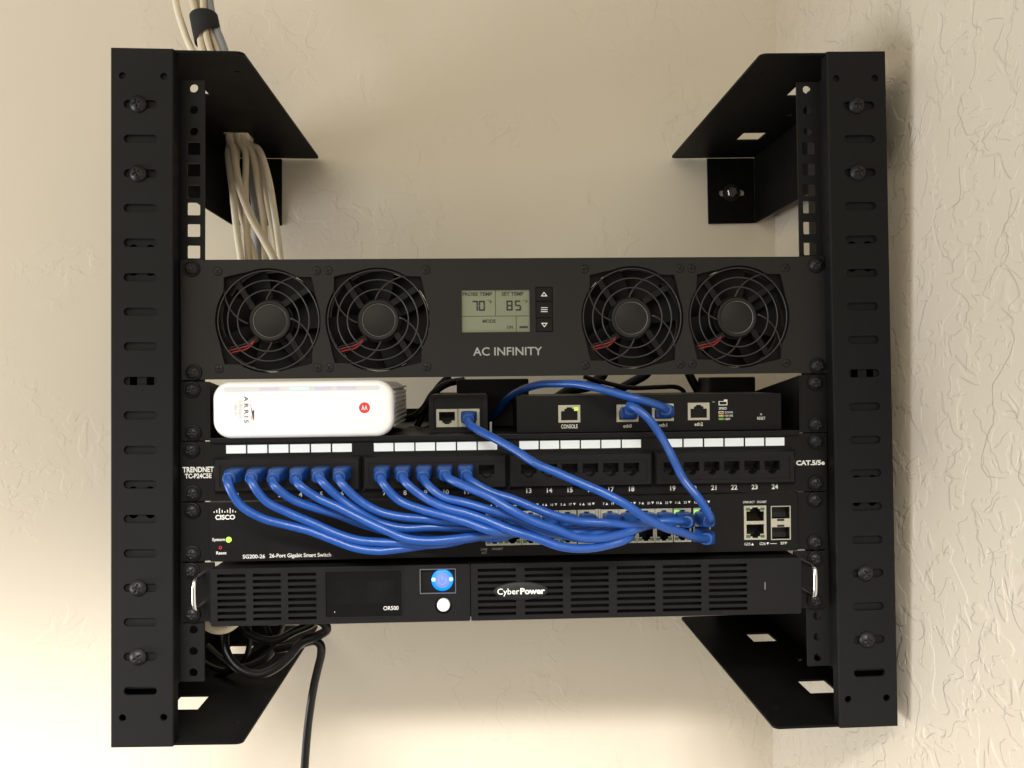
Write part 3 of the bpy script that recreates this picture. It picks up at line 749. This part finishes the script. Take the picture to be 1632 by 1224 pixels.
def tri(cx, z, q, s=.95):
    p = [(cx - s, z + (0 if q > 0 else 1.8)), (cx + s, z + (0 if q > 0 else 1.8)), (cx, z + (1.8 if q > 0 else 0))]
    b.poly(p if q > 0 else p[::-1], 'ink', y)
for i, x in enumerate(CX):
    b.text(str(i + 1), x - 4.6, -7.1, 1.7, 'ink', y, align='c', bold=.01); tri(x - 2.2, -7.1, 1)
    b.text(str(i + 13), x + 2.2, -7.1, 1.7, 'ink', y, align='c', bold=.01); tri(x + 5.2, -7.1, -1)
b.build('port_lettering', t); b = MB(); b.text('LINK/ACT', 176.8, -7.6, 1.6, 'ink', y, width=8.8); b.text('GIGABIT', 187.2, -7.6, 1.6, 'ink', y, width=7.4)
b.text('G25', 177.4, -39.4, 1.9, 'ink', y, width=4.6); tri(183.6, -39.4, 1); b.text('G26', 189, -39.3, 1.9, 'ink', y, width=4.6); tri(195.2, -39.3, -1)
b.box(197.0, 202.2, y - .12, y, -38.6, -38.3, 'ink'); b.text('SFP', 205.0, -39.2, 1.9, 'ink', y, width=5.0)
b.build('port_lettering', t); b = MB(); b.text('LINK', -20.6, -39.4, 1.6, 'ink_grey', y, width=4.8); b.text('ACT', -20.2, -42.0, 1.6, 'ink_grey', y, width=4.0); b.text('GIGABIT', -12.4, -39.2, 1.6, 'ink_grey', y, width=8.2)
b.build('port_lettering', t)
b = MB()
b.text('SG200-26', -195.6, -42.0, 2.7, 'ink', y, width=16.2, bold=.012); b.text('26-Port Gigabit Smart Switch', -176.2, -41.7, 2.7, 'ink', y, width=45, bold=.012)
b.build('lettering', t); b = MB(); b.text('System', -217.6, -28.7, 2.1, 'ink', y, width=9.2, bold=.015); b.text('Reset', -214.8, -38.6, 2.1, 'ink', y, width=7.4, bold=.015)
b.build('lettering', t); b = MB(); b.text('CISCO', -215.2, -13.0, 3.2, 'ink', y, width=14.4, bold=.035)
for i, h in enumerate((1.0, 2.0, 3.8, 2.0, 1.0, 2.0, 3.8, 2.0, 1.0)):
    x = -215.9 + i * 1.93; z = -8.0 if h < 3 else -8.6; b.box(x - .35, x + .35, y - .12, y, z, z + h, 'ink')
b.build('emblem', t); b = MB(); b.plate(circ(-211.8, -33.7, 1.15, 20), [circ(-211.8, -33.7, .75, 20)], y - .12, y, 'red_badge', back=False)
b.build('reset_mark', t)
b = MB(); b.lathe([(2.1, -.5), (2.1, .3), (1.7, .8), (.6, 1.1)], (-205.6, y, -28.0), 'sys_led', n=20); b.build('indicator_light', t)
screws(t, (-6.35, -38.1))

# ------------------------------------------------------------------ UPS
ZU = -222.25
t = panel('battery_backup', 'black battery backup with slotted grilles, dark screen and glowing blue power button', 'battery backup', ZU)
YF = -12.0
b = MB(); hs = []
for x0, x1 in ((-211.4, -190.9), (-185.8, -165.6), (-160.6, -140.2)):
    for r_ in range(8): z = -8.3 - 4.55 * r_; hs.append(rect(x0, x1, z - 1.15, z + 1.15))
b.plate(rrect(-216.2, -28.4, -44.9, -3.2, 1.2), hs + [rect(-134.0, -77.6, -40.6, -6.2), rect(-64.8, -38.8, -24.0, -6.2), circ(-47.9, -32.9, 6.4, 28)], YF, YF + 3, 'plastic')
b.rings([[Vector((p[0], yy, p[1])) for p in rrect(-216.2, -28.4, -44.9, -3.2, 1.2)] for yy in (YF + 3, 0)], 'plastic', smooth=False, cap0=False, cap1=False)
b.build('control_bezel', t)
b = MB(); hs = []
GX = [(-22.6, 5.4), (11.9, 40.0), (45.8, 74.0), (80.0, 108.5), (114.2, 143.0), (148.6, 177.4)]
for x0, x1 in GX:
    for r_ in range(8): z = -8.0 - 4.6 * r_; hs.append(rect(x0, x1, z - 1.15, z + 1.15))
bo = rrect(-27.8, 218.0, -44.9, -3.2, 1.2)
b.plate(bo, hs, YF, YF + 3, 'plastic')
b.rings([[Vector((p[0], yy, p[1])) for p in bo] for yy in (YF + 3, 0)], 'plastic', smooth=False, cap0=False, cap1=False)
b.box(190.6, 191.0, YF - .02, YF + .05, -26.5, -21, 'ink_grey')
b.build('grille_bezel', t)
b = MB(); b.box(-215, 217, -4, 235, -44, -3.4, 'plastic_dark'); b.build('chassis', t)
for s in (-1, 1):
    b = MB(); x0, x1 = sorted((s * 241.0, s * 216.4)); b.plate(rrect(x0, x1, -43.8, -.6, .8), [], -2, 0, 'panel_gloss'); b.build('ear', t)
    b = MB(); hx = s * 224.5
    b.tube([Vector((hx - 0 * s, -1, -30.5)), Vector((hx, -14, -30.5)), Vector((hx, -20.5, -29.4)), Vector((hx, -22, -26.5)), Vector((hx, -22, -12.2)), Vector((hx, -20.5, -9.4)), Vector((hx, -14, -8.4)), Vector((hx, -1, -8.4))], 1.7, 'chrome', step=1.0)
    b.build('handle', t)
b = MB(); b.plate(rrect(-133.6, -78.0, -40.2, -6.6, .8), [], YF + .8, YF + 2.5, 'glass_dark')
b.box(-126.9, -83.6, YF + .68, YF + .8, -30.6, -14.2, 'screen_in')
b.plate(rrect(-134.4, -77.2, -41.0, -5.8, 1.2), [rrect(-133.4, -78.2, -40.0, -6.8, .8)], YF - .5, YF + .5, 'plastic')
b.text('OR500', -91.8, -35.9, 2.9, 'ink', YF + .8, width=11.0); b.plate(circ(-127.2, -36.4, .35, 10), [], YF + .66, YF + .8, 'ink', back=False)
b.build('screen', t)
b = MB(); b.box(-64.8, -38.8, YF + 2.2, YF + 2.8, -24, -6.2, 'plastic_dark')
cx, cz, yb = -48.6, -14.9, YF + 1.6
b.lathe([(8.0, -.6), (8.0, 0), (7.4, .4), (5.6, .6)], (cx, yb, cz), 'pwr_ring', n=40, cap0=False, cap1=False)
b.lathe([(5.6, .6), (5.0, .75), (.2, .8)], (cx, yb, cz), 'pwr_mid', n=40, cap0=False)
for s in (-1, 1): b.lathe([(1.5, .5), (1.2, .9), (.2, 1.0)], (cx + s * 6.4, yb, cz + .6), 'pwr_spot', n=16, cap0=False)
arc = [(cx + 3.2 * math.sin(R(a)), cz - .2 + 3.2 * math.cos(R(a))) for a in range(35, 326, 15)]
inn = [(cx + 2.5 * math.sin(R(a)), cz - .2 + 2.5 * math.cos(R(a))) for a in range(325, 34, -15)]
b.poly((arc + inn)[::-1], 'pwr_sym', yb - .8); b.box(cx - .35, cx + .35, yb - .95, yb - .8, cz + .2, cz + 3.6, 'pwr_sym')
pb = b.build('power_button', t)
gl = bpy.data.lights.new('power_button_glow', 'POINT'); gl.energy = 0.0022; gl.color = (0.02, 0.2, 1.0); gl.shadow_soft_size = 0.003
go = bpy.data.objects.new('power_button_glow', gl); COL.objects.link(go); go.parent = pb; go.location = (cx * S, (YF - 5) * S, cz * S)
b = MB(); b.plate(rrect(-65.0, -38.6, -24.2, -6.0, .4), [rrect(-64.3, -39.2, -23.6, -6.6, .3)], YF - 1.2, YF + .4, 'clear'); b.build('clear_cover', pb)
b = MB(); b.lathe([(6.4, -2.5), (6.4, -2.0), (4.9, -2.0)], (-47.9, YF, -32.9), 'cavity', cap1=False); b.lathe([(4.7, -2), (4.7, .6), (4.2, 1.3), (3.0, 1.6)], (-47.9, YF, -32.9), 'button_white', cap0=False); b.build('round_button', t)
b = MB(); ex, ez = 9.1, -23.6
b.rings([[Vector((p[0], y, p[1])) for p in ell(ex, ez, a_, b_)] for a_, b_, y in ((20.2, 6.8, YF + .5), (20.2, 6.8, YF - .4), (19.2, 6.0, YF - 1.1), (.5, .3, YF - 1.4))], 'badge', cap0=False)
b.text('Cyber', -8.4, -25.6, 4.2, 'ink', YF - 1.45, width=16.2, bold=.01); b.text('Power', 8.4, -25.6, 4.2, 'ink', YF - 1.45, width=18.2, bold=.035)
b.build('badge', t)
screws(t, (-6.35, -38.1))

# ------------------------------------------------------------------ blue patch cables
def sup(P, fr, w_, h, n=4.0, k=20):
    t_, a, c = fr; o = []
    for i in range(k):
        q = 2 * math.pi * i / k; cs, sn = math.cos(q), math.sin(q)
        o.append(P + a * (w_ / 2 * math.copysign(abs(cs) ** (2 / n), cs)) + c * (h / 2 * math.copysign(abs(sn) ** (2 / n), sn)))
    return o
def boot(path, L=26.0, w0=11.6, h0=9.4, step=1.0):
    """moulded plug boot following the first L mm of the path (a list of points step apart)"""
    n = max(6, int(L / step)); P = path[:n]; fr = frames(path[:n + 4])[:n]; b = MB(); rs = []
    for i in range(n):
        u = i / (n - 1)
        if u < .42: w_, h, e = w0, h0, 6.0
        else:
            q = (u - .42) / .58; q = q * q * (3 - 2 * q); w_ = w0 + (8.6 - w0) * q; h = h0 + (8.6 - h0) * q; e = 6 - 3.6 * q
        if .5 < u < .95: k_ = 1 + .035 * math.sin(i * 2.1); w_ *= k_; h *= k_      # strain relief rings
        rs.append(sup(P[i], fr[i], w_, h, e))
    c = sum(rs[-1], Vector()) / len(rs[-1]); rs.append([c + (p - c) * .84 for p in rs[-1]])
    b.rings(rs, 'blue_boot'); return b
def patch_cable(label, pts, r=3.02, ends=(True, True)):
    ctl = resample(pts, 17.0)                      # a cable never lies perfectly smooth: small uneven bends
    for i in range(2, len(ctl) - 3):
        ctl[i] += Vector((random.gauss(0, .3), random.gauss(0, .4), random.gauss(0, .55)))
    path = resample(pts[:2] + ctl[2:-3] + pts[-2:] if ends[1] else pts[:2] + ctl[2:], 1.0); org = path[0]
    t = thing('patch_cable', label, 'network cable', org, 0, 'blue patch cables')
    a = 12 if ends[0] else 0; z = len(path) - (12 if ends[1] else 0)
    b = MB(); b.tube(path[a:z:2], r, 'blue', n=16); b.build('cable_jacket', t, org)
    if ends[0]: boot(path).build('plug', t, org)
    if ends[1]: boot(path[::-1]).build('plug', t, org)
    return t
def A(*l): return [at(*p) for p in l]
def jack_out(i): # socket mouth of jack i of the patch panel and a point straight out
    return pw(ZP, JX[i], -4.5, JZ + 1.2), pw(ZP, JX[i], -22, JZ + 0.6)
def sw(col, top=True):
    z = ZTOP if top else ZBOT; return pw(ZN, CX[col], -2, z - .5), pw(ZN, CX[col], -20, z - 1.0)
ordn = ['first (leftmost)', 'second from the left', 'third from the left', 'fourth from the left', 'fifth from the left', 'sixth from the left', 'seventh from the left', 'eighth from the left', 'ninth from the left', 'tenth from the left', 'eleventh from the left (rightmost)']
paths = [
 [(363, 767, -36), (372, 792, -37), (395, 815, -36), (430, 828, -34), (472, 841, -32), (516, 855, -32), (550, 868, -33), (578, 877, -34), (616, 878, -34), (660, 872, -32), (705, 866, -31), (750, 858, -31), (776, 845, -31)],
 [(399, 766, -36), (413, 788, -37), (439, 807, -36), (472, 822, -34), (505, 836, -33), (538, 851, -33), (572, 861, -34), (605, 865, -35), (649, 866, -36), (700, 864, -37), (755, 858, -34), (800, 845, -33)],
 [(435, 767, -36), (447, 784, -36), (472, 799, -34), (505, 811, -31), (538, 822, -27), (570, 832, -24), (620, 848, -23), (680, 858, -23), (740, 858, -24), (800, 855, -26), (832, 844, -30)],
 [(472, 767, -36), (483, 781, -37), (505, 793, -37), (538, 807, -38), (572, 825, -39), (605, 842, -41), (638, 856, -43), (671, 862, -44), (705, 861, -43), (737, 857, -41), (770, 851, -37), (825, 850, -32), (858, 842, -32)],
 [(509, 765, -36), (527, 783, -37), (550, 800, -36), (583, 820, -35), (616, 835, -34), (649, 842, -34), (700, 842, -33), (760, 843, -32), (830, 850, -31), (885, 844, -33)],
 [(541, 765, -36), (556, 783, -37), (583, 802, -37), (616, 818, -37), (649, 825, -37), (700, 829, -36), (760, 834, -35), (840, 846, -34), (905, 848, -34), (920, 840, -33)],
 [(609, 769, -36), (620, 786, -37), (646, 805, -39), (694, 818, -44), (742, 831, -49), (775, 844, -52), (797, 850, -50), (820, 848, -46), (870, 852, -41), (930, 848, -38), (958, 838, -36)],
 [(643, 766, -36), (655, 779, -37), (671, 791, -40), (700, 805, -45), (737, 815, -49), (773, 829, -52), (810, 845, -54), (847, 857, -56), (884, 866, -56), (920, 873, -54), (945, 876, -52), (970, 869, -49), (1003, 857, -45), (1020, 843, -40)],
 [(677, 766, -36), (685, 779, -38), (702, 790, -42), (737, 800, -47), (773, 809, -49), (810, 822, -48), (842, 836, -46), (890, 850, -44), (945, 851, -41), (985, 841, -36)],
 [(712, 763, -36), (737, 774, -43), (773, 790, -51), (810, 810, -56), (847, 830, -57), (884, 846, -56), (921, 857, -54), (957, 859, -51), (1000, 847, -46), (1036, 838, -41), (1050, 834, -38)],
 [(746, 764, -36), (764, 778, -40), (792, 787, -44), (829, 798, -47), (865, 813, -48), (893, 823, -48), (921, 830, -47), (957, 835, -46), (1000, 836, -45), (1040, 833, -44), (1078, 830, -42), (1086, 829, -39)],
]
tails = ['in the leftmost patch panel jack, swinging lowest across the switch front', 'second from the left along the patch panel', 'third from the left, dipping behind its neighbours below the patch panel',
         'fourth from the left, crossing over the lower cables', 'plugged in above the printed number 5', 'plugged in above the printed number 6, topmost of the left bunch',
         'at the left end of the second jack block', 'above the printed number 8, sagging lowest under the right sockets', 'third in the second jack block, passing under two others',
         'above the printed number 10, crossing over the bunch', 'rightmost on the patch panel, beside the empty twelfth jack']
for i in range(11):
    j0, j1 = jack_out(i); e0, e1 = sw(i)
    patch_cable('blue patch cable %s' % tails[i], [j0, j1] + A(*paths[i]) + [e1, e0])
# injector to the last lower socket
e0, e1 = sw(11, False)
j0 = pw(ZS, -30.1, 31, -30.6); j1 = pw(ZS, -30.1, 12, -30.4)
patch_cable('blue cable from the small two-socket box slanting down to the last lower switch socket',
    [j0, j1] + A((748, 674, -2), (763, 683, -12), (788, 699, -24), (817, 717, -34), (856, 738, -43), (886, 752, -48), (941, 775, -56), (985, 797, -62), (1018, 818, -62), (1052, 836, -57), (1085, 848, -48), (1108, 856, -38)) + [e1, e0])
e0, e1 = sw(11, True)
j0 = pw(ZS, 90.4, 9, -28.0); j1 = pw(ZS, 90.4, -10, -26.6)
patch_cable('blue cable from the router socket eth0 dropping to the last upper switch socket',
    [j0, j1] + A((1003, 648, -22), (1014, 644, -26), (1024, 652, -29), (1034, 670, -30), (1052, 693, -32), (1067, 718, -34), (1078, 742, -36), (1091, 766, -38), (1107, 786, -42), (1122, 805, -46), (1132, 820, -45), (1129, 831, -38)) + [e1, e0])
j0 = pw(ZS, 117.5, 9, -27.6); j1 = pw(ZS, 117.5, -9, -26.4)
patch_cable('blue cable arching over the router from socket eth1 to behind the small two-socket box',
    [j0, j1] + A((1056, 651, -19), (1044, 645, -24), (1013, 635, -24), (974, 625, -18), (936, 616, -8), (905, 611, 4), (871, 611, 18), (846, 616, 30), (828, 624, 42), (812, 634, 56), (800, 645, 66), (793, 658, 76), (780, 670, 90)), ends=(True, False))

# ------------------------------------------------------------------ pale cables coming down through the left top plate
def simple_cable(name, label, cat, pts, r, k, group, n=12):
    path = resample(pts, 2.0); org = path[0]
    b = MB(); b.tube(path, r, k, n=n); o = b.build(name, None, org); o.location = org * S
    return tag(o, label, cat, group)
HZ = 149.7
def through(x, y): return [Vector((x, y, HZ + 14)), Vector((x, y, HZ - 8))]
strands = [
 ('cream', 'cream cable apart from the strap, leftmost above the bracket', [(276, -30, 205), (282, 12, 205), (292, 45, 205), (304, 76, 205)], (-262.5, 196), [(364, 240, 196), (371, 308, 192), (378, 372, 190), (385, 420, 188)], 3.4),
 ('beige', 'beige cable at the left edge of the strapped bundle', [(300, -30, 200), (308, 5, 200), (318, 40, 200), (322, 76, 200)], (-261.5, 189), [(372, 240, 184), (380, 290, 178), (400, 345, 170), (422, 385, 166), (441, 425, 164)], 3.7),
 ('beige', 'beige cable second from the left inside the strap', [(312, -30, 206), (317, 5, 206), (324, 40, 203), (329, 76, 203)], (-258, 203), [(378, 240, 204), (376, 300, 204), (388, 355, 200), (408, 420, 196)], 3.1),
 ('beige', 'beige cable in the middle of the strapped bundle', [(322, -30, 199), (324, 5, 199), (326, 40, 198), (334, 76, 198)], (-254, 191), [(390, 240, 190), (391, 300, 192), (393, 350, 194), (396, 420, 194)], 3.2),
 ('greyjk', 'grey cable at the right edge of the strapped bundle, darker than the rest', [(333, -30, 204), (334, 5, 204), (342, 40, 203), (356, 76, 203)], (-252.5, 205), [(393, 240, 210), (402, 295, 212), (409, 350, 212), (411, 420, 212)], 4.0),
 ('beige', 'beige cable near the right edge of the strapped bundle', [(330, -30, 205), (330, 5, 205), (334, 40, 204), (346, 76, 204)], (-249.5, 193), [(400, 240, 194), (412, 300, 196), (420, 350, 200), (424, 420, 204)], 3.3),
 ('cream', 'cream cable bowing right below the top plate', [(318, -30, 211), (321, 5, 211), (331, 40, 208), (338, 76, 208)], (-246.5, 198), [(412, 238, 192), (428, 285, 186), (436, 330, 184), (448, 420, 182)], 3.1),
 ('beige', 'beige cable second from the right below the top plate', [(326, -30, 212), (328, 5, 212), (336, 40, 210), (348, 76, 210)], (-246.5, 208), [(408, 240, 204), (420, 290, 198), (431, 345, 196), (443, 420, 194)], 3.1),
]
for k, lab, top, (hx, hy), low, r in strands:
    lo = A(*low); end = [lo[-1] + Vector((2, 6, -45)), lo[-1] + Vector((8, 20, -85))]
    simple_cable('network_cable', lab, 'network cable', A(*top) + through(hx, hy) + lo + end, r, k, 'pale cables coming down through the bracket')
# the strap round the bundle
c = at(328, 43, 204); b = MB(); rs = []
ax = (at(336, 75, 204) - at(322, 5, 204)).normalized()
sd = Vector((0, 1, 0)).cross(ax).normalized(); dp = ax.cross(sd)
for v, q in ((-11, 1.03), (-10.5, 1.07), (0, 1.08), (10.5, 1.07), (11, 1.03)):
    ring = []
    for i in range(28):
        a = 2 * math.pi * i / 28
        ring.append(c + ax * (v * (1 + .25 * math.cos(a)) + 3.5 * math.sin(a + .6)) + sd * (12.5 * q * math.cos(a)) + dp * (10.5 * q * math.sin(a)))
    rs.append(ring)
b.rings(rs, 'strap', cap0=False, cap1=False)
o = b.build('cable_strap', None, c); o.location = c * S
tag(o, 'black hook-and-loop strap holding the pale cable bundle above the left bracket', 'cable strap')

# ------------------------------------------------------------------ black cords
G = 'black power cords at the back of the rack'
def cordobj(label, pts, r): return simple_cable('power_cable', label, 'power cable', A(*pts), r, 'cord', G)
cordobj('black power cord bending over and hanging down out of the picture', [(440, 1035, 60), (470, 1030, 52), (490, 1024, 46), (503, 1022, 42), (511, 1028, 42), (512, 1042, 42), (507, 1064, 44), (501, 1090, 46), (495, 1125, 48), (490, 1165, 50), (486, 1215, 52), (483, 1270, 52)], 3.3)
cordobj('black cord curling round in a wide loop under the battery backup', [(480, 985, 40), (515, 992, 34), (521, 1003, 34), (505, 1014, 38), (480, 1024, 42), (462, 1045, 44), (440, 1064, 46), (412, 1075, 48), (385, 1068, 52), (366, 1050, 56), (358, 1028, 60), (360, 1005, 66), (372, 985, 72)], 3.6)
cordobj('black cord sagging in a shallow curve close under the battery backup', [(380, 985, 70), (392, 1006, 68), (408, 1016, 64), (425, 1021, 60), (445, 1018, 58), (470, 1006, 56), (500, 992, 54), (510, 975, 54)], 3.4)
cordobj('black cord in a small arc inside the wide loop', [(330, 1030, 110), (352, 1050, 100), (380, 1064, 94), (405, 1058, 90), (428, 1045, 88), (436, 1030, 90), (428, 1012, 96), (415, 980, 100)], 3.1)
cordobj('thin black cord behind the mounting rail below the battery backup', [(318, 1052, 120), (345, 1066, 112), (365, 1068, 108), (390, 1050, 106), (398, 1020, 106), (392, 980, 108)], 2.4)
cordobj('black cord rising from the left rail to the battery backup', [(300, 1075, 140), (335, 1082, 130), (362, 1071, 122), (400, 1048, 118), (440, 1015, 110), (455, 980, 108)], 3.0)
simple_cable('network_cable', 'cream cable looping just below the left end of the battery backup', 'network cable', A((300, 970, 40), (322, 992, 36), (338, 1002, 34), (352, 1004, 34), (366, 1000, 36), (378, 990, 40), (385, 975, 46)), 3.4, 'cream', 'pale cables under the battery backup')
# cords behind the shelf
cordobj('black cord rising behind the gap between modem and small box', [(655, 700, 120), (668, 672, 120), (682, 645, 122), (698, 618, 126), (716, 600, 130)], 3.2)
cordobj('black cord arching out of sight beside the modem', [(640, 668, 110), (660, 664, 104), (676, 650, 104), (690, 628, 108), (712, 612, 112), (740, 606, 116)], 3.2)
cordobj('black cord lying on the shelf beside the modem', [(640, 690, 120), (656, 684, 110), (672, 686, 104), (690, 678, 110), (700, 660, 116)], 3.0)
cordobj('thick black cord crossing behind the router, upper left', [(880, 640, 110), (910, 622, 112), (940, 614, 116), (958, 600, 120), (968, 580, 124)], 5.0)
cordobj('black cord slanting behind the router near its middle', [(960, 640, 130), (985, 622, 130), (1006, 610, 132), (1030, 596, 134), (1040, 580, 136)], 4.2)
cordobj('thin black cord running level behind the router and turning down', [(930, 600, 100), (965, 610, 100), (1005, 618, 98), (1050, 617, 98), (1078, 617, 100), (1088, 622, 102), (1094, 636, 106)], 2.0)
cordobj('black cord dropping steeply behind the right half of the router', [(1092, 580, 130), (1101, 602, 130), (1115, 628, 130), (1120, 645, 130)], 4.0)
